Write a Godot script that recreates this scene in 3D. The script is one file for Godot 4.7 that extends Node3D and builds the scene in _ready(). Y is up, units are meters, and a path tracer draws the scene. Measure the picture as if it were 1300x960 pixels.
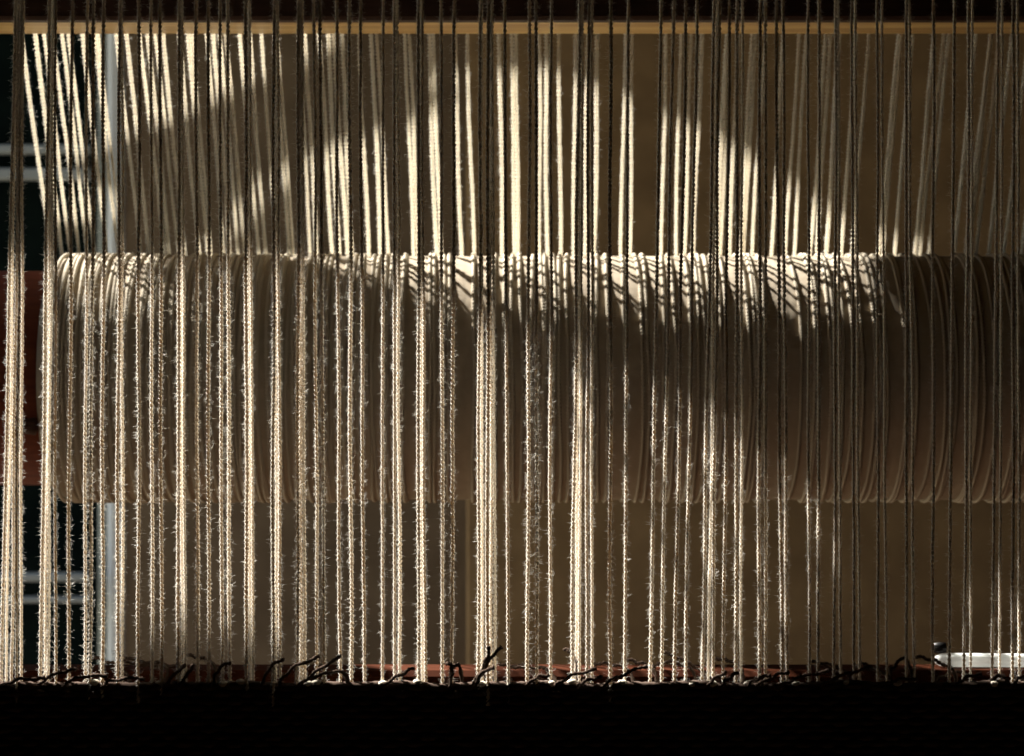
extends Node3D

# ---- photograph geometry: 1300 x 960 pixels, camera 1 m above the floor, looking along -z
const PX := 0.0003083          # metres per photo pixel and metre of distance
const EYE := 1.0
const SUN := Vector3(-0.80, 1.0, -0.50)   # towards the sun
const NEAR := 1.2              # distance of the front row of threads
const AXIS := 1.6              # distance of the roller's axis
const R := 0.0762              # roller radius
const ROD := 1.385            # distance of the white rod
const SCREEN_X := -1.0         # the plane of the side screen that lets the sun in

var rng := RandomNumberGenerator.new()
var used := {}
var M := {}

func at(px: float, py: float, d: float) -> Vector3:
	return Vector3((px - 650.0) * PX * d, EYE + (480.0 - py) * PX * d, -d)

func numbered(n: String) -> String:
	if not used.has(n):
		used[n] = 0
		return n
	used[n] += 1
	return "%s_%03d" % [n, used[n]]

func tag(o: Node, label: String, category: String, group := "", kind := "") -> Node:
	if label: o.set_meta("label", label)
	if category: o.set_meta("category", category)
	if group: o.set_meta("group", group)
	if kind: o.set_meta("kind", kind)
	return o

func thing(n: String, where := Vector3.ZERO) -> Node3D:
	var o := Node3D.new()
	o.name = numbered(n)
	o.position = where
	add_child(o)
	return o

func put(n: String, mesh: Mesh, m: Material, parent: Node = null) -> MeshInstance3D:
	var o := MeshInstance3D.new()
	o.mesh = mesh
	o.material_override = m
	if parent == null:
		o.name = numbered(n)
		add_child(o)
	else:
		var k := 0
		var nm := n
		while parent.has_node(nm):
			k += 1
			nm = "%s_%03d" % [n, k]
		o.name = nm
		parent.add_child(o, true)
	return o

# ---- mesh helpers -------------------------------------------------------
func make_mesh(v: PackedVector3Array, nn: PackedVector3Array, idx: PackedInt32Array) -> ArrayMesh:
	var a := []
	a.resize(Mesh.ARRAY_MAX)
	a[Mesh.ARRAY_VERTEX] = v
	a[Mesh.ARRAY_NORMAL] = nn
	a[Mesh.ARRAY_INDEX] = idx
	var m := ArrayMesh.new()
	m.add_surface_from_arrays(Mesh.PRIMITIVE_TRIANGLES, a)
	return m

# a box with chamfered edges
func box(size: Vector3, ch: float) -> ArrayMesh:
	var st := SurfaceTool.new()
	st.begin(Mesh.PRIMITIVE_TRIANGLES)
	st.set_smooth_group(-1)
	var h := size / 2.0
	var pts := []
	for sx in [-1, 1]:
		for sy in [-1, 1]:
			for sz in [-1, 1]:
				var s := Vector3(sx, sy, sz)
				pts.append([s, Vector3(sx * h.x, sy * (h.y - ch), sz * (h.z - ch)), Vector3(sx * (h.x - ch), sy * h.y, sz * (h.z - ch)), Vector3(sx * (h.x - ch), sy * (h.y - ch), sz * h.z)])
	var face := func(poly: Array):
		var c := Vector3.ZERO
		for p in poly: c += p
		var n: Vector3 = (poly[1] - poly[0]).cross(poly[2] - poly[0])
		if n.dot(c) > 0: poly.reverse()
		for i in range(1, poly.size() - 1):
			st.add_vertex(poly[0]); st.add_vertex(poly[i]); st.add_vertex(poly[i + 1])
	var g := func(x, y, z, k): return pts[(4 if x > 0 else 0) + (2 if y > 0 else 0) + (1 if z > 0 else 0)][k]
	for s in [-1, 1]:
		face.call([g.call(s, -1, -1, 1), g.call(s, 1, -1, 1), g.call(s, 1, 1, 1), g.call(s, -1, 1, 1)])
		face.call([g.call(-1, s, -1, 2), g.call(1, s, -1, 2), g.call(1, s, 1, 2), g.call(-1, s, 1, 2)])
		face.call([g.call(-1, -1, s, 3), g.call(1, -1, s, 3), g.call(1, 1, s, 3), g.call(-1, 1, s, 3)])
		for t in [-1, 1]:
			face.call([g.call(s, t, -1, 1), g.call(s, t, 1, 1), g.call(s, t, 1, 2), g.call(s, t, -1, 2)])
			face.call([g.call(s, -1, t, 1), g.call(s, 1, t, 1), g.call(s, 1, t, 3), g.call(s, -1, t, 3)])
			face.call([g.call(-1, s, t, 2), g.call(1, s, t, 2), g.call(1, s, t, 3), g.call(-1, s, t, 3)])
			for u in [-1, 1]:
				face.call([g.call(s, t, u, 1), g.call(s, t, u, 2), g.call(s, t, u, 3)])
	st.generate_normals()
	return st.commit()

# a tube along points, with a radius function of (t along 0..1, angle)
func tube(path: PackedVector3Array, radius: Callable, sides: int, closed := false) -> ArrayMesh:
	var v := PackedVector3Array()
	var nn := PackedVector3Array()
	var idx := PackedInt32Array()
	var n := path.size()
	var t0 := (path[1] - path[0]).normalized()
	var side := t0.cross(Vector3.UP if absf(t0.y) < 0.9 else Vector3.RIGHT).normalized()
	for i in n:
		var a: Vector3 = path[(i - 1 + n) % n] if closed or i > 0 else path[0]
		var b: Vector3 = path[(i + 1) % n] if closed or i < n - 1 else path[n - 1]
		var t := (b - a).normalized()
		side = (side - t * side.dot(t)).normalized()
		var up := t.cross(side)
		for k in sides:
			var ang := TAU * k / sides
			var dirv := side * cos(ang) + up * sin(ang)
			v.append(path[i] + dirv * float((radius as Callable).call(float(i) / (n - 1), ang)))
	var loops := n if closed else n - 1
	for i in loops:
		for k in sides:
			var a := i * sides + k
			var b := i * sides + (k + 1) % sides
			var c := ((i + 1) % n) * sides + k
			var d := ((i + 1) % n) * sides + (k + 1) % sides
			idx.append_array([a, c, b, b, c, d])
	if not closed:
		for e in [0, n - 1]:
			v.append(path[e])
			var c := v.size() - 1
			for k in sides:
				var p: int = e * sides + k
				var q: int = e * sides + (k + 1) % sides
				if e == 0: idx.append_array([c, p, q])
				else: idx.append_array([c, q, p])
	nn.resize(v.size())
	for i in range(0, idx.size(), 3):
		var fnorm := (v[idx[i + 2]] - v[idx[i]]).cross(v[idx[i + 1]] - v[idx[i]])
		nn[idx[i]] += fnorm
		nn[idx[i + 1]] += fnorm
		nn[idx[i + 2]] += fnorm
	for i in nn.size(): nn[i] = nn[i].normalized()
	return make_mesh(v, nn, idx)

# two-ply yarn along y: the two plies twist about each other
func yarn(length: float, r: float, pitch: float, s: int) -> ArrayMesh:
	rng.seed = s
	var steps := int(length / pitch * 10.0)
	var path := PackedVector3Array()
	var p1 := rng.randf() * TAU
	var p2 := rng.randf() * TAU
	for i in steps + 1:
		var y := length * (float(i) / steps - 0.5)
		path.append(Vector3(sin(y * 41.0 + p1) * r * 0.28 + sin(y * 173.0 + p2) * r * 0.07, y, cos(y * 37.0 + p2) * r * 0.28))
	var w := FastNoiseLite.new()
	w.seed = s
	w.frequency = 0.9
	var turns := length / pitch
	return tube(path, func(t: float, ang: float) -> float:
		var th := t * turns * TAU + 1.3 * w.get_noise_1d(t * length * 120.0)
		var lobe := absf(cos(ang - th))
		return r * 1.1 * maxf(0.36 + 0.1 * lobe, lobe) * (1.0 + 0.18 * w.get_noise_1d(t * length * 300.0)), 14)

# stray fibres standing off a yarn
func fuzz(length: float, r: float, count: int, longest: float, thick: float, s: int) -> ArrayMesh:
	rng.seed = s
	var v := PackedVector3Array()
	var nn := PackedVector3Array()
	var idx := PackedInt32Array()
	var clump := FastNoiseLite.new()
	clump.seed = s + 5
	clump.frequency = 1.0
	var made := 0
	while made < count:
		var y := length * (rng.randf() - 0.5)
		if rng.randf() > 0.62 + 0.6 * clump.get_noise_1d(y * 90.0): continue
		made += 1
		var ang := rng.randf() * TAU
		var outw := Vector3(cos(ang), 0, sin(ang))
		var dirv := (outw + Vector3(0, rng.randf_range(-0.9, 1.1), 0) + Vector3(-outw.z, 0, outw.x) * rng.randf_range(-0.8, 0.8)).normalized()
		var curl := Vector3(rng.randf_range(-1, 1), rng.randf_range(-1, 1), rng.randf_range(-1, 1)) * 1.7
		var l := longest * pow(rng.randf(), 2.0) + 0.0004
		var p := Vector3(0, y, 0) + outw * r * 0.8
		var segs := 4
		var base := v.size()
		for i in segs + 1:
			var t := (dirv + curl * (float(i) / segs)).normalized()
			var sd := t.cross(Vector3(0.3, 0.2, 0.93)).normalized()
			var up := t.cross(sd)
			var rad := thick * (1.0 - 0.75 * float(i) / segs)
			for k in 3:
				var dv := sd * cos(TAU * k / 3.0) + up * sin(TAU * k / 3.0)
				v.append(p + dv * rad)
				nn.append(dv)
			p += t * l / segs
		for i in segs:
			for k in 3:
				var a := base + i * 3 + k
				var b := base + i * 3 + (k + 1) % 3
				idx.append_array([a, a + 3, b, b, a + 3, b + 3])
	return make_mesh(v, nn, idx)

# one turn of yarn round the roller (axis along x)
func ring(rad: float, r: float, pitch: float, s: int) -> ArrayMesh:
	var turns := int(TAU * rad / pitch)
	var steps := turns * 9
	var path := PackedVector3Array()
	rng.seed = s
	var p1 := rng.randf() * TAU
	for i in steps:
		var a := TAU * i / steps
		path.append(Vector3(sin(a * 2.0 + p1) * r * 0.5 + sin(a * 5.0 + p1 * 2.0) * r * 0.22, sin(a) * rad, cos(a) * rad))
	var w := FastNoiseLite.new()
	w.seed = s
	return tube(path, func(t: float, ang: float) -> float:
		var lobe := absf(cos(ang - t * turns * TAU))
		return r * 1.06 * maxf(0.38 + 0.1 * lobe, lobe) * (1.0 + 0.12 * w.get_noise_1d(t * 9000.0)), 12, true)

func lathe_x(profile: PackedVector2Array, sides: int) -> ArrayMesh:   # profile of (x, radius)
	var st := SurfaceTool.new()
	st.begin(Mesh.PRIMITIVE_TRIANGLES)
	for i in profile.size():
		for k in sides + 1:
			var a := TAU * k / sides
			st.set_uv(Vector2(profile[i].x, float(k) / sides))
			st.add_vertex(Vector3(profile[i].x, sin(a) * profile[i].y, cos(a) * profile[i].y))
	for i in profile.size() - 1:
		for k in sides:
			var a := i * (sides + 1) + k
			var b := a + sides + 1
			for q in [a, a + 1, b, a + 1, b + 1, b]: st.add_index(q)
	st.generate_normals()
	return st.commit()

# ---- materials ------------------------------------------------------------
func lin(r: float, g: float, b: float) -> Color:
	return Color(r, g, b).linear_to_srgb()

func mat(c: Color, rough := 0.9, spec := 0.3) -> StandardMaterial3D:
	var m := StandardMaterial3D.new()
	m.albedo_color = c
	m.roughness = rough
	m.metallic_specular = spec
	return m

func noise_tex(s: int, freq: float, lo: Color, hi: Color, stretch := 1.0) -> NoiseTexture2D:
	var n := FastNoiseLite.new()
	n.seed = s
	n.frequency = freq
	n.fractal_octaves = 5
	var t := NoiseTexture2D.new()
	t.width = 512
	t.height = 512
	t.seamless = true
	t.noise = n
	var g := Gradient.new()
	g.set_color(0, lo)
	g.set_color(1, hi)
	t.color_ramp = g
	return t

func triplanar(m: StandardMaterial3D, tex: Texture2D, scale: Vector3, bump: Texture2D = null, depth := 0.0):
	m.albedo_texture = tex
	m.uv1_triplanar = true
	m.uv1_scale = scale
	if bump:
		m.heightmap_enabled = true
		m.heightmap_texture = bump
		m.heightmap_scale = depth
	return m

func canvas_bump() -> ImageTexture:
	var im := Image.create(128, 128, false, Image.FORMAT_RGB8)
	for y in 128:
		for x in 128:
			var over := (int(x / 8) + int(y / 8)) % 2 == 0
			var u := absf(sin(PI * (x % 8 + 0.5) / 8.0))
			var w := absf(sin(PI * (y % 8 + 0.5) / 8.0))
			var h := (0.55 + 0.45 * w) * u if over else (0.55 + 0.45 * u) * w
			im.set_pixel(x, y, Color(h, h, h))
	return ImageTexture.create_from_image(im)

func materials():
	var wool := mat(lin(0.86, 0.79, 0.67), 0.85, 0.25)
	wool.backlight_enabled = true
	wool.backlight = lin(0.27, 0.20, 0.125)
	wool.rim_enabled = true
	wool.rim = 1.0
	wool.rim_tint = 0.0
	M.wool = wool
	var wool2 := mat(lin(0.82, 0.77, 0.66), 0.85, 0.25)
	wool2.backlight_enabled = true
	wool2.backlight = lin(0.85, 0.81, 0.73)
	M.wool_back = wool2
	var fib := mat(lin(0.85, 0.8, 0.7), 0.6, 0.5)
	fib.backlight_enabled = true
	fib.backlight = Color(1, 1, 1)
	M.fibre = fib
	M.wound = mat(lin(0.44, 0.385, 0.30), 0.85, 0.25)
	M.canvas = triplanar(mat(Color.WHITE, 0.9, 0.25), noise_tex(3, 0.02, lin(0.26, 0.215, 0.16), lin(0.34, 0.285, 0.215)), Vector3(9, 9, 9), canvas_bump(), 0.02)
	M.red_wood = triplanar(mat(Color.WHITE, 0.6, 0.25), noise_tex(5, 0.015, lin(0.09, 0.022, 0.011), lin(0.18, 0.05, 0.022)), Vector3(2, 20, 20))
	M.dark_wood = triplanar(mat(Color.WHITE, 0.6, 0.3), noise_tex(6, 0.015, lin(0.035, 0.018, 0.012), lin(0.07, 0.035, 0.022)), Vector3(1.5, 24, 24))
	M.pine = triplanar(mat(Color.WHITE, 0.45, 0.5), noise_tex(7, 0.008, lin(0.50, 0.28, 0.085), lin(0.86, 0.64, 0.26)), Vector3(1.1, 14, 14))
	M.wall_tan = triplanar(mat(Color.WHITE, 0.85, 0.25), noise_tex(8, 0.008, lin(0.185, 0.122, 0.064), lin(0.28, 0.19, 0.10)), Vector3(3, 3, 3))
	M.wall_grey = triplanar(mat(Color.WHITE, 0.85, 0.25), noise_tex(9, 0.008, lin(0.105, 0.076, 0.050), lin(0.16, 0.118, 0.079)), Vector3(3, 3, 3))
	M.white_paint = mat(lin(0.50, 0.53, 0.56), 0.45, 0.5)
	M.grey_paint = mat(lin(0.20, 0.22, 0.205), 0.5, 0.5)
	M.rail_paint = mat(lin(0.22, 0.245, 0.26), 0.5, 0.5)
	M.teal = triplanar(mat(Color.WHITE, 1.0, 0.05), noise_tex(11, 0.006, lin(0.002, 0.004, 0.004), lin(0.006, 0.010, 0.009)), Vector3(4, 4, 4))
	M.dark_yarn = mat(lin(0.055, 0.036, 0.026), 0.95, 0.2)
	M.dark_weft = mat(lin(0.085, 0.060, 0.048), 1.0, 0.1)
	M.knot = mat(lin(0.62, 0.56, 0.46), 0.9, 0.25)
	M.board = triplanar(mat(Color.WHITE, 0.8, 0.15), noise_tex(12, 0.015, lin(0.036, 0.009, 0.003), lin(0.06, 0.015, 0.005)), Vector3(2, 20, 20))
	M.white_plastic = mat(lin(0.80, 0.82, 0.80), 0.35, 0.5)
	M.white_plastic.backlight_enabled = true
	M.white_plastic.backlight = lin(0.7, 0.7, 0.68)
	M.black_plastic = mat(lin(0.015, 0.014, 0.014), 0.4, 0.5)
	M.floor = triplanar(mat(Color.WHITE, 0.6, 0.4), noise_tex(13, 0.015, lin(0.06, 0.030, 0.012), lin(0.085, 0.045, 0.019)), Vector3(1, 1, 6))
	M.room = mat(lin(0.035, 0.026, 0.019), 0.9, 0.2)
	M.ground = triplanar(mat(Color.WHITE, 0.95, 0.2), noise_tex(14, 0.03, lin(0.20, 0.19, 0.14), lin(0.30, 0.28, 0.21)), Vector3(0.5, 0.5, 0.5))

# ---- words ----------------------------------------------------------------
func ordinal(n: int) -> String:
	var ones := ["", "first", "second", "third", "fourth", "fifth", "sixth", "seventh", "eighth", "ninth", "tenth", "eleventh", "twelfth", "thirteenth", "fourteenth", "fifteenth", "sixteenth", "seventeenth", "eighteenth", "nineteenth"]
	var tens := ["", "", "twenty", "thirty", "forty", "fifty", "sixty", "seventy", "eighty", "ninety"]
	var tenth := ["", "", "twentieth", "thirtieth", "fortieth", "fiftieth", "sixtieth", "seventieth", "eightieth", "ninetieth"]
	if n == 100: return "hundredth"
	if n > 100: return "hundred-and-" + ordinal(n - 100)
	if n < 20: return ones[n]
	return tenth[n / 10] if n % 10 == 0 else tens[n / 10] + "-" + ones[n % 10]

# ---- where the sun comes through the side screen ----------------------------
func on_screen(p: Vector3) -> Vector2:   # (z, y) at which a sun ray to p crosses the screen
	var k := (SCREEN_X - p.x) / SUN.x
	return Vector2(p.z + SUN.z * k, p.y + SUN.y * k)

func back_d(py: float) -> float:         # distance of the rear row of threads
	return 1.53 + (py - 45.0) * 0.000335

func roller_point(px: float, py: float) -> Vector3:
	var h := clampf((480.0 - py) * PX * 1.58, -R, R)
	var z := sqrt(maxf(0.0, R * R - h * h))
	return Vector3((px - 650.0) * PX * (AXIS - z), EYE + h, -AXIS + z)

func opening(into: Array, pts: Array, how: String):
	var poly := PackedVector2Array()
	for p in pts:
		var w: Vector3
		if how == "near": w = at(p[0], p[1], NEAR)
		elif how == "low": w = at(p[0], p[1], ROD)
		elif p.size() > 2: w = roller_point(p[0], p[1])
		else: w = at(p[0], p[1], back_d(p[1]))
		var q := on_screen(w)
		poly.append(Vector2(q.x, q.y - (p[3] if p.size() > 3 else 0.0)))
	if Geometry2D.is_polygon_clockwise(poly): poly.reverse()
	into.append(poly)

func _ready():
	# camera
	var cam := Camera3D.new()
	cam.name = "camera"
	cam.position = Vector3(0, EYE, 0)
	cam.fov = rad_to_deg(2.0 * atan(480.0 * PX))
	cam.near = 0.05
	cam.far = 200.0
	var lens := CameraAttributesPhysical.new()
	lens.frustum_focal_length = 12.0 / (480.0 * PX)
	lens.frustum_focus_distance = 1.2
	lens.exposure_aperture = 20.0
	lens.frustum_near = 0.05
	lens.frustum_far = 200.0
	cam.attributes = lens
	add_child(cam)
	cam.current = true
	# sky and exposure
	var e := Environment.new()
	e.background_mode = Environment.BG_SKY
	var sk := ProceduralSkyMaterial.new()
	sk.sky_top_color = Color(0.50, 0.56, 0.63)
	sk.sky_horizon_color = Color(0.82, 0.82, 0.78)
	sk.ground_bottom_color = Color(0.30, 0.27, 0.22)
	sk.ground_horizon_color = Color(0.55, 0.55, 0.52)
	sk.sun_angle_max = 2.0
	sk.sky_energy_multiplier = 0.9
	var sky := Sky.new()
	sky.sky_material = sk
	e.sky = sky
	e.tonemap_mode = Environment.TONE_MAPPER_LINEAR
	e.tonemap_exposure = 5.2
	e.sdfgi_enabled = true
	e.ssao_enabled = true
	e.ssil_enabled = true
	var we := WorldEnvironment.new()
	we.name = "environment"
	we.environment = e
	add_child(we)
	# sun
	var sun := DirectionalLight3D.new()
	sun.name = "sun"
	sun.light_energy = 1.6
	sun.light_color = Color(1.0, 0.985, 0.95)
	sun.light_angular_distance = 0.45
	sun.shadow_enabled = true
	add_child(sun)
	sun.look_at_from_position(SUN * 10.0, Vector3.ZERO)

	materials()
	room()
	loom()
	rear_row()
	front_row()
	cloth()

func room():
	var g := PlaneMesh.new()
	g.size = Vector2(160, 160)
	tag(put("ground", g, M.ground), "", "", "", "structure").position = Vector3(0, -0.18, 0)
	var f := put("floor", box(Vector3(2.3, 0.1, 4.2), 0.004), M.floor)
	tag(f, "", "", "", "structure")
	f.position = Vector3(0.1, -0.05, -0.8)
	var c := put("ceiling", box(Vector3(2.4, 0.1, 4.2), 0.004), M.room)
	tag(c, "", "", "", "structure")
	c.position = Vector3(0.16, 3.75, -0.8)
	var rw := put("side_wall", box(Vector3(0.1, 3.7, 4.2), 0.004), M.room)
	tag(rw, "", "", "", "structure")
	rw.position = Vector3(1.25, 1.85, -0.8)
	var fw := put("rear_wall", box(Vector3(2.2, 3.7, 0.1), 0.004), M.room)
	tag(fw, "", "", "", "structure")
	fw.position = Vector3(0.1, 1.85, 1.25)
	# the wall behind the loom: two boards
	var w := thing("back_wall", Vector3(0, 0, -2.82))
	tag(w, "plain tan and grey board wall behind the loom", "wall")
	var d := 2.8
	var x0: float = (158 - 650.0) * PX * d
	var x1: float = (592 - 650.0) * PX * d
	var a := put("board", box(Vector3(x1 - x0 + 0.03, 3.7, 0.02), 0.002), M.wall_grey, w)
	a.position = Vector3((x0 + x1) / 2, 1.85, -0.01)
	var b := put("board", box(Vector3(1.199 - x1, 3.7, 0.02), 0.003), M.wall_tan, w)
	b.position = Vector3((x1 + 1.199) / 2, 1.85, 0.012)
	# window frame beside it, with a dark shutter behind
	var wf := thing("window_frame", Vector3(0, 0, -2.8))
	tag(wf, "white painted window frame with paired grey bars beside the board wall", "window frame")
	var xa: float = (117 - 650.0) * PX * d
	var xb: float = (132 - 650.0) * PX * d
	var p1 := put("post", box(Vector3(x0 - xb, 3.7, 0.05), 0.006), M.white_paint, wf)
	p1.position = Vector3((xb + x0) / 2, 1.85, -0.041)
	var p2 := put("jamb", box(Vector3(xb - xa - 0.001, 3.7, 0.03), 0.004), M.grey_paint, wf)
	p2.position = Vector3((xa + xb) / 2, 1.85, -0.045)
	for r in [[184, 196], [214, 229], [727, 738], [757, 765]]:
		var y0: float = EYE + (480 - r[1]) * PX * d
		var y1: float = EYE + (480 - r[0]) * PX * d
		var rb := put("bar", box(Vector3(0.5, y1 - y0, 0.02), 0.002), M.rail_paint, wf)
		rb.position = Vector3(xa - 0.25, (y0 + y1) / 2, 0)
	var sh := put("shutter", box(Vector3(0.72, 3.7, 0.03), 0.003), M.teal)
	tag(sh, "dark teal shutter closed behind the barred window frame", "shutter")
	sh.position = Vector3(xa - 0.20, 1.85, -2.87)
	# side wall towards the sun: a low open bay, a solid part, and a thin screen with openings
	var lw := put("sunny_wall", box(Vector3(0.06, 3.7, 2.68), 0.004), M.room)
	tag(lw, "", "", "", "structure")
	lw.position = Vector3(SCREEN_X - 0.02, 1.85, -0.14)
	var s := put("side_screen", screen(-2.9, -1.4, 1.62, 3.7, 0.003), M.room)
	tag(s, "", "", "", "structure")
	s.position = Vector3(SCREEN_X, 0, 0)

# a thin sheet in the plane x = 0 (z0..z1 by y0..y1) with the sun's openings cut out
func screen(z0: float, z1: float, y0: float, y1: float, thick: float) -> ArrayMesh:
	var st := SurfaceTool.new()
	st.begin(Mesh.PRIMITIVE_TRIANGLES)
	st.set_smooth_group(-1)
	var holes := opening_set()
	var n := 150
	for i in n:
		var a := lerpf(z0, z1, float(i) / n)
		var b := lerpf(z0, z1, float(i + 1) / n)
		var left := [PackedVector2Array([Vector2(a, y0), Vector2(b, y0), Vector2(b, y1), Vector2(a, y1)])]
		for h in holes:
			var rest := []
			for p in left:
				for q in Geometry2D.clip_polygons(p, h):
					if not Geometry2D.is_polygon_clockwise(q): rest.append(q)
			left = rest
		for p in left:
			var t := Geometry2D.triangulate_polygon(p)
			for k in range(0, t.size(), 3):
				for s in [-1, 1]:
					var tri := [t[k], t[k + 1], t[k + 2]]
					if s < 0: tri.reverse()
					for v in tri: st.add_vertex(Vector3(s * thick / 2, p[v].y, p[v].x))
			for k in p.size():
				var u: Vector2 = p[k]
				var v: Vector2 = p[(k + 1) % p.size()]
				if absf(u.x - v.x) < 1e-6: continue
				var c := [Vector3(-thick / 2, u.y, u.x), Vector3(thick / 2, u.y, u.x), Vector3(thick / 2, v.y, v.x), Vector3(-thick / 2, v.y, v.x)]
				for w in [0, 1, 2, 0, 2, 3]: st.add_vertex(c[w])
	st.generate_normals()
	return st.commit()

func opening_set() -> Array:
	var h := []
	# what the sun reaches of the front row of threads
	opening(h, [[-160, 346], [250, 346], [420, 350], [500, 377], [600, 407], [680, 434], [750, 460], [850, 503], [950, 558], [1000, 600], [1060, 655], [1072, 690], [1030, 735], [990, 800], [965, 860], [965, 900], [400, 900], [372, 822], [325, 800], [270, 787], [160, 790], [150, 900], [-160, 900]], "near")
	opening(h, [[1240, 825], [1262, 795], [1300, 770], [1380, 765], [1380, 900], [1240, 900]], "near")
	# the rear row and the roller's top
	opening(h, [[205, 322], [270, 300], [330, 230], [430, 185], [520, 160], [575, 132], [640, 100], [700, 92], [760, 112], [850, 150], [920, 180], [1000, 230], [1080, 285], [1200, 322], [1180, 400, 1, 0.2], [550, 405, 1, 0.2], [545, 392, 1], [480, 350, 1], [385, 326], [290, 323]], "back")
	opening(h, [[-60, -40], [-60, 190], [45, 245], [80, 215], [120, 194], [200, 164], [250, 140], [300, 118], [380, 90], [435, 58], [450, -40]], "back")
	opening(h, [[66, 322, 1], [75, 352, 1], [98, 378, 1], [135, 388, 1], [165, 378, 1], [180, 352, 1], [215, 332, 1], [190, 324, 1]], "back")
	opening(h, [[1165, 815], [1278, 815], [1268, 862], [1165, 862]], "low")
	return h

func loom():
	# top beam: dark front, pale batten behind its lower edge
	var yb := EYE + 455.0 * PX * 1.46
	var t := thing("top_beam", Vector3(0, yb, -1.495))
	tag(t, "dark brown wooden loom beam with pale lower edge across the top", "loom beam")
	var fr := put("front_board", box(Vector3(1.6, 0.12, 0.014), 0.002), M.dark_wood, t)
	fr.position = Vector3(0, 0.06, 0.028)
	var ba := put("batten", box(Vector3(1.6, 0.05, 0.054), 0.003), M.pine, t)
	ba.position = Vector3(0, 0.026, -0.008)
	# roller
	var r := thing("warp_roller", Vector3(0, EYE, -AXIS))
	tag(r, "cream canvas-covered loom roller with red wooden core", "loom roller")
	var xl: float = (42 - 650.0) * PX * 1.525
	var prof := PackedVector2Array([Vector2(xl, 0.05), Vector2(xl, R - 0.010), Vector2(xl + 0.001, R - 0.006), Vector2(xl + 0.003, R - 0.0035), Vector2(xl + 0.007, R - 0.0015), Vector2(xl + 0.013, R - 0.0004), Vector2(xl + 0.02, R), Vector2(0.0, R), Vector2(0.3, R), Vector2(0.62, R), Vector2(0.62, 0.05)])
	put("canvas_sleeve", lathe_x(prof, 160), M.canvas, r)
	var core := PackedVector2Array([Vector2(-0.55, 0.001), Vector2(-0.55, 0.067), Vector2(xl - 0.004, 0.067), Vector2(xl + 0.02, 0.067), Vector2(0.7, 0.067), Vector2(0.7, 0.001)])
	put("wooden_core", lathe_x(core, 120), M.red_wood, r)
	var peg := put("peg", lathe_x(PackedVector2Array([Vector2(-0.006, 0.0005), Vector2(-0.006, 0.004), Vector2(0.004, 0.0055), Vector2(0.006, 0.0005)]), 16), M.dark_wood, r)
	peg.position = Vector3((37 - 650.0) * PX * 1.54, -0.029, 0.062)
	# bottom board behind the cloth
	var bb := put("bottom_board", box(Vector3(1.6, 0.06, 0.034), 0.003), M.board)
	tag(bb, "red-brown wooden board behind the dark yarn ends", "board")
	bb.position = Vector3(0, EYE + (480 - 852) * PX * 1.37 - 0.03, -1.387)
	# pen-like white rod
	var p := at(1187, 838, ROD)
	var rod := thing("white_rod", p)
	tag(rod, "white plastic rod with black end lying on the bottom board", "rod")
	var L: float = 175 * PX * ROD
	put("barrel", lathe_x(PackedVector2Array([Vector2(0.0, 0.0005), Vector2(0.0004, 0.0022), Vector2(0.003, 0.0034), Vector2(0.008, 0.0038), Vector2(L * 0.6, 0.0037), Vector2(L, 0.003), Vector2(L, 0.0005)]), 24), M.white_plastic, rod)
	var cap := put("end_clip", lathe_x(PackedVector2Array([Vector2(0.0, 0.0005), Vector2(0.0005, 0.0026), Vector2(0.004, 0.0032), Vector2(0.0075, 0.003), Vector2(0.008, 0.0005)]), 20), M.black_plastic, rod)
	cap.position = Vector3(-0.001, 0.0062, -0.003)
	rod.rotation = Vector3(0, 0.06, -0.012)

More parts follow.
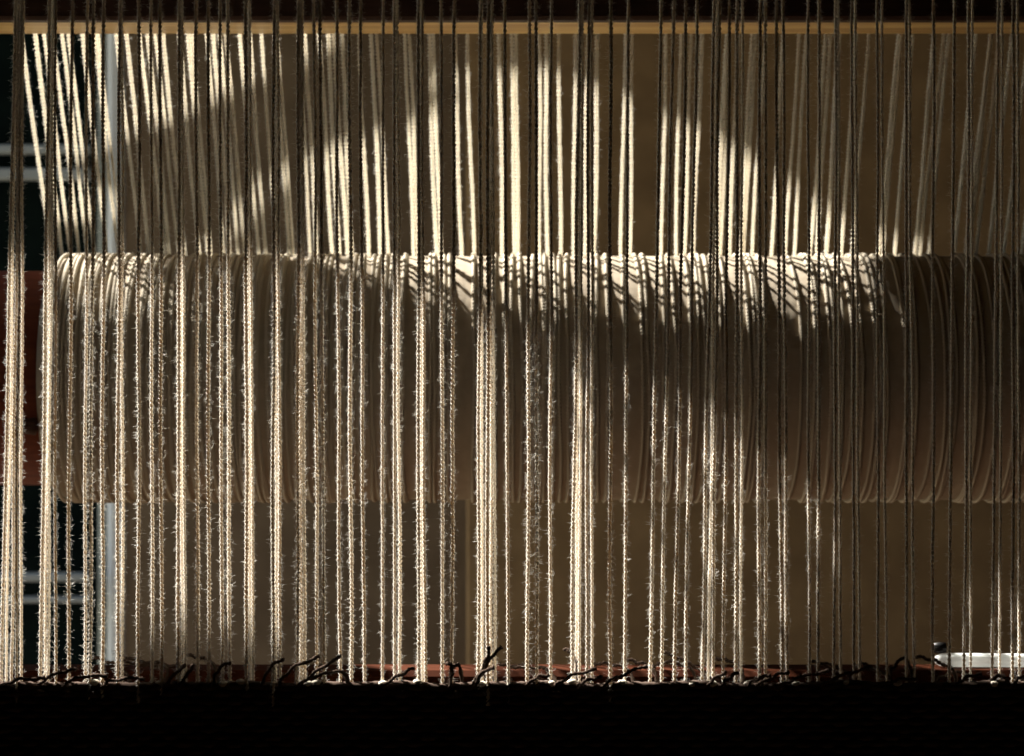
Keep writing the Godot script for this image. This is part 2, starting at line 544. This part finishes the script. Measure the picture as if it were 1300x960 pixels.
func rear_row():
	var xs := [53, 66, 78, 90, 101, 109, 125, 139, 146, 169, 180, 199, 206, 217, 225, 244, 255, 259, 277, 285, 295, 304, 321, 330, 346, 360, 366, 389, 397, 417, 426, 436, 442, 464, 479, 489, 522, 528, 551, 557, 584, 600, 637, 653, 657, 686, 695, 712, 729, 744, 756, 790, 802, 842, 861, 872, 884, 914, 919, 930, 946, 949, 960, 985, 1003, 1014, 1035, 1044, 1055, 1076, 1089, 1124, 1130, 1145, 1171, 1178, 1188, 1222, 1236, 1240, 1250, 1266, 1286, 1309, 1325]
	var rings := [77, 87, 100, 108, 122, 130, 142, 150, 170, 182, 191, 210, 218, 235, 246, 260, 271, 284, 298, 307, 325, 331, 344, 357, 372, 390, 399, 411, 417, 437, 445, 455, 488, 494, 511, 544, 550, 569, 600, 629, 641, 652, 660, 686, 693, 704, 712, 722, 751, 760, 770, 812, 821, 855, 872, 884, 892, 912, 919, 945, 952, 960, 969, 1029, 1033, 1050, 1055, 1074, 1091, 1105, 1112, 1141, 1147, 1161, 1192, 1200, 1236, 1241, 1255, 1279, 1297, 1311, 1325]
	var strands := []
	var hairs := []
	for i in 4:
		strands.append(yarn(0.55, 0.00118, 0.0048, 40 + i))
		hairs.append(fuzz(0.55, 0.00115, 1300, 0.0027, 0.00006, 60 + i))
	var turns := []
	for i in 5: turns.append(ring(R + 0.0008, 0.00125, 0.0046, 80 + i))
	var under := []
	for i in 3: under.append(ring(R + 0.0003, 0.0012, 0.0034, 90 + i))
	var roots := []
	var top := EYE + 435.0 * PX * 1.53
	for i in xs.size():
		rng.seed = 500 + i
		var x: float = xs[i] + rng.randf_range(-0.6, 0.6)
		var d240 := 1.592
		var X: float = (x - 650.0) * PX * d240
		var lean := 0.0012 + rng.randf_range(-0.0012, 0.0012)
		var a := Vector3(X - lean, top, -1.533 - rng.randf() * 0.004)
		var b := Vector3(X + lean, EYE, -AXIS - R - 0.001 - rng.randf() * 0.002)
		var dirv := (a - b).normalized()
		var o := thing("rear_warp_thread", b)
		var state := "in shade above the roller"
		if x < 230: state = "sunlit at its upper end"
		elif x < 330: state = "sunlit at both ends"
		elif x < 1100: state = "sunlit just above the roller"
		tag(o, "cream wool thread, %s from the left in the rear row, %s" % [ordinal(i + 1), state], "thread", "rear row of warp threads")
		var bx := dirv.cross(Vector3(cos(i * 2.4), 0, sin(i * 2.4))).normalized()
		var s := put("strand", strands[i % 4], M.wool_back, o)
		var th := rng.randf_range(0.9, 1.18)
		s.transform = Transform3D(Basis(bx * th, dirv, bx.cross(dirv) * th), dirv * 0.275)
		var h := put("fuzz", hairs[(i * 3 + 1) % 4], M.fibre, o)
		h.transform = s.transform
		h.set_meta("kind", "stuff")
		roots.append([x, o])
	for k in 92:
		rng.seed = 4000 + k
		if k > 30 and (k < 82 and k % 4 > 0 or k >= 82 and k % 2 > 0): continue
		rings.append(66.0 + k * 13.9 + rng.randf_range(-5.0, 5.0))
	for i in rings.size():
		rng.seed = 900 + i
		var X: float = (rings[i] - 650.0) * PX * 1.545
		var best = roots[0]
		for q in roots:
			if absf((q[0] - 650.0) * 1.592 - (rings[i] - 650.0) * 1.545) < absf((best[0] - 650.0) * 1.592 - (rings[i] - 650.0) * 1.545): best = q
		var c := put("winding", turns[i % 5] if i < 93 else under[i % 3], M.wound, best[1])
		var hub := Vector3(X, EYE, -AXIS)
		c.transform = Transform3D(Basis(Vector3.UP, rng.randf_range(-0.02, 0.02)) * Basis(Vector3.RIGHT, rng.randf() * 6.28), hub - best[1].position)

func front_row():
	var tops := [-38, -20, 20, 22, 25, 27, 29, 63, 66, 68, 70, 92, 111, 119, 132, 152, 155, 176, 192, 204, 228, 229, 231, 249, 265, 279, 289, 312, 315, 317, 348, 350, 352, 379, 381, 383, 399, 406, 427, 444, 457, 486, 500, 505, 531, 533, 535, 560, 577, 610, 611.5, 620, 622, 625, 640, 673, 681, 700, 736, 738, 740, 748, 752, 775, 798, 839, 855, 871, 885, 907, 911, 914, 926, 936, 942, 965, 972, 986, 994, 1026, 1040, 1061, 1064, 1081, 1086, 1114, 1119, 1150, 1154, 1185, 1212, 1231, 1235, 1268, 1273, 1287, 1292, 1318, 1336]
	var ends := [-70, -48, 2, 8, 14, 20, 26, 52, 57, 61, 70, 87, 108, 114, 130, 148, 156, 176, 193, 205, 226, 231, 235, 251, 265, 282, 292, 313, 318, 322, 346, 351, 356, 377, 382, 387, 403, 412, 432, 446, 462, 485, 501, 508, 531, 536, 540, 562, 574, 607, 612, 619, 624, 629, 646, 670, 682, 698, 726, 731, 736, 745, 751, 775, 793, 826, 840, 857, 870, 891, 900, 905, 919, 935, 941, 964, 972, 993, 999, 1027, 1039, 1059, 1067, 1084, 1091, 1115, 1125, 1151, 1161, 1185, 1205, 1224, 1232, 1260, 1269, 1286, 1295, 1320, 1338]
	var strands := []
	var hairs := []
	for i in 5:
		strands.append(yarn(0.50, 0.00087, 0.0041, 140 + i))
		hairs.append(fuzz(0.50, 0.0009, 3000, 0.0026, 0.00005, 160 + i))
	var n := 0
	var deep := 0
	for i in tops.size():
		rng.seed = 1500 + i
		var close: bool = i > 0 and tops[i] - tops[i - 1] < 7
		deep = deep + 1 if close else 0
		var d := NEAR + rng.randf_range(-0.002, 0.002) + 0.0027 * ((deep * 2) % 3)
		var a := at(tops[i] + rng.randf_range(-0.5, 0.5), 0, d)
		var b := at(ends[i] + rng.randf_range(-0.5, 0.5), 850, d - 0.001)
		var dirv := (a - b).normalized()
		var mid := b + dirv * ((a - b).length() * 0.5)
		var o := thing("front_warp_thread", b)
		n += 1
		var mx: float = (tops[i] + ends[i]) / 2.0
		var state := "sunlit below mid-roller"
		if mx < 500: state = "sunlit and fuzzy"
		elif mx > 1230: state = "sunlit only at its foot"
		elif mx > 1072: state = "wholly shaded"
		elif mx > 820: state = "sunlit only low down"
		var edge := "front row"
		tag(o, "cream thread, %s from the left in the %s, %s" % [ordinal(n), edge, state], "thread", "front row of warp threads")
		var ang := rng.randf() * TAU
		var bx := dirv.cross(Vector3(cos(ang), 0, sin(ang))).normalized()
		var th := rng.randf_range(0.9, 1.12) * (0.9 if mx > 1010 else 1.0) * (0.92 if deep > 0 else 1.0)
		var tr := Transform3D(Basis(bx * th, dirv, bx.cross(dirv) * th), b * 0.0 + dirv * (0.238 + rng.randf_range(-0.006, 0.006)))
		var s := put("strand", strands[i % 5], M.wool, o)
		s.transform = tr
		var h := put("fuzz", hairs[(i * 2 + 1) % 5], M.fibre, o)
		h.transform = tr
		h.set_meta("kind", "stuff")

func cloth():
	var c := thing("woven_cloth", at(650, 868, NEAR))
	tag(c, "black-brown woven cloth edge with loose dark yarn ends along the bottom", "cloth")
	var o := c.position
	# weft rows below the fell
	var rowh := 9.0 * PX * NEAR
	for r in 15:
		var path := PackedVector3Array()
		for i in 420:
			var x := -0.36 + 0.72 * i / 419.0
			path.append(Vector3(x, -rowh * (r + 0.35) + 0.0003 * sin(x * 90.0 + r * 2.1) + 0.0006 * exp(-r * 0.5) * sin(x * 47.0) * sin(x * 131.0), 0.0005 * sin(x * 520.0 + PI * (r % 2)) + 0.0012))
		var w := FastNoiseLite.new()
		w.seed = 30 + r
		put("weft", tube(path, func(t: float, ang: float) -> float:
			return 0.0023 * (0.8 + 0.25 * absf(cos(ang - t * 500.0))) * (1.0 + 0.15 * w.get_noise_1d(t * 4000.0)), 8), M.dark_weft, c)
	# loose ends: photo points; the last number is how far they stand in front of (+) or behind (-) the threads, in mm
	var tails := [
		[[0, 869], [24, 863], [56, 862], 4], [[47, 868], [70, 856], [97, 851], 5], [[80, 869], [100, 860], [136, 859], 5], [[128, 870], [148, 863], [184, 862], 4],
		[[117, 832], [136, 840], [154, 849], -14], [[148, 823], [160, 836], [200, 841], -12], [[153, 836], [188, 845], [222, 847], -16], [[209, 869], [221, 857], [234, 846], 4],
		[[229, 869], [238, 855], [246, 845], 5], [[271, 869], [275, 853], [293, 841], 4], [[236, 828], [250, 835], [266, 838], -14], [[333, 869], [341, 850], [360, 836], 4],
		[[354, 868], [371, 849], [406, 834], 5], [[380, 868], [404, 851], [432, 834], 4], [[396, 860], [412, 855], [433, 853], 6], [[484, 868], [508, 857], [526, 848], 5],
		[[570, 869], [574, 852], [568, 841], 4], [[572, 855], [575, 848], [580, 843], 4], [[597, 869], [614, 846], [621, 821], 4], [[604, 868], [622, 838], [636, 823], 5],
		[[606, 866], [612, 854], [628, 849], 6], [[634, 839], [648, 846], [668, 848], -14], [[650, 842], [675, 847], [697, 850], -14], [[716, 823], [723, 826], [728, 831], -10],
		[[668, 868], [682, 860], [698, 857], 4], [[704, 869], [726, 858], [757, 850], 4], [[733, 868], [748, 863], [764, 861], 5], [[752, 840], [772, 843], [792, 847], -14],
		[[763, 869], [788, 858], [823, 845], 5], [[796, 835], [810, 841], [825, 846], -12], [[830, 845], [848, 840], [872, 846], -15], [[842, 826], [866, 837], [889, 851], -12],
		[[899, 869], [909, 860], [921, 856], 4], [[909, 833], [922, 838], [936, 842], -13], [[914, 869], [925, 861], [938, 854], 5], [[948, 868], [962, 862], [979, 857], 4],
		[[960, 869], [982, 859], [1001, 853], 4], [[1030, 838], [1048, 843], [1068, 850], -13], [[984, 870], [1020, 859], [1052, 853], 5], [[1040, 868], [1074, 856], [1104, 849], 4],
		[[1094, 838], [1104, 847], [1124, 857], -10], [[1129, 855], [1136, 845], [1149, 834], -9], [[1163, 832], [1180, 837], [1202, 845], -9], [[1114, 868], [1138, 864], [1166, 862], 4],
		[[1214, 868], [1228, 860], [1246, 857], 4], [[1258, 862], [1266, 858], [1276, 860], 4], [[1284, 869], [1294, 861], [1306, 857], 4], [[1186, 866], [1200, 858], [1222, 853], -12]]
	var k := 0
	for tl in tails:
		rng.seed = 2500 + k
		k += 1
		var z: float = NEAR - tl[3] * 0.001
		var p0 := at(tl[0][0], tl[0][1], z) - o
		var p1 := at(tl[1][0], tl[1][1], z - 0.001) - o
		var p2 := at(tl[2][0], tl[2][1], z - 0.003) - o
		p0.y -= 0.001
		var path := PackedVector3Array()
		for i in 37:
			var t := i / 36.0
			var q := p0 * 2 * (t - 0.5) * (t - 1) + p1 * 4 * t * (1 - t) + p2 * 2 * t * (t - 0.5)
			path.append(q + Vector3(0, 1, 0) * 0.00045 * sin(t * 13.0 + k) + Vector3(0, 0, 0.0006 * sin(t * 9.0 + k * 2.0)) + Vector3(0.0003 * sin(t * 17.0 + k * 3.0), 0, 0))
		if tl[2][1] < 863 and tl[0][1] < 863:    # its root runs down behind the cloth's edge
			var root := at(tl[2][0] + rng.randf_range(6, 14), 872, NEAR + 0.004) - o
			var last := path[path.size() - 1]
			var dl := last - path[path.size() - 5]
			for i in range(1, 9):
				var t := i / 8.0
				path.append(last * (1 - t) * (1 - t) + (last + dl * 2.0) * 2 * t * (1 - t) + root * t * t)
		var ph := rng.randf() * TAU
		put("yarn_end", tube(path, func(t: float, ang: float) -> float:
			return 0.00105 * maxf(0.45, absf(cos(ang - t * 36.0 + ph))) * (1.0 + 0.35 * smoothstep(0.88, 1.0, t)), 8), M.dark_yarn, c)
		var fz := put("yarn_end_fuzz", fuzz((p2 - p0).length(), 0.0008, 160, 0.0022, 0.00005, 2600 + k), M.dark_yarn, c)
		var dv := (p2 - p0).normalized()
		var sx := dv.cross(Vector3(0, 0, 1)).normalized()
		fz.transform = Transform3D(Basis(sx, dv, sx.cross(dv)), (p0 + p2) * 0.25 + p1 * 0.5)
		fz.set_meta("kind", "stuff")
	# pale knots on the edge
	var n := FastNoiseLite.new()
	n.seed = 77
	n.frequency = 1.2
	var j := 0
	for x in [120, 203, 283, 305, 392, 402, 486, 530, 612, 700, 726, 790, 880, 905, 950, 1010, 1075, 1140, 1262]:
		j += 1
		rng.seed = 3000 + j
		var st := SphereMesh.new()
		st.radius = 0.0017
		st.height = 0.0034
		st.radial_segments = 16
		st.rings = 8
		var arr := st.get_mesh_arrays()
		var vv: PackedVector3Array = arr[Mesh.ARRAY_VERTEX]
		for i in vv.size(): vv[i] *= 1.0 + 0.25 * n.get_noise_3dv(vv[i] * 1500.0 + Vector3(j * 9, 0, 0))
		arr[Mesh.ARRAY_VERTEX] = vv
		var am := ArrayMesh.new()
		am.add_surface_from_arrays(Mesh.PRIMITIVE_TRIANGLES, arr)
		var kn := put("knot", am, M.knot, c)
		kn.position = at(x, 867 + rng.randf_range(-1, 2), NEAR - 0.002) - o
		kn.scale = Vector3(1.35, 0.9, 1)
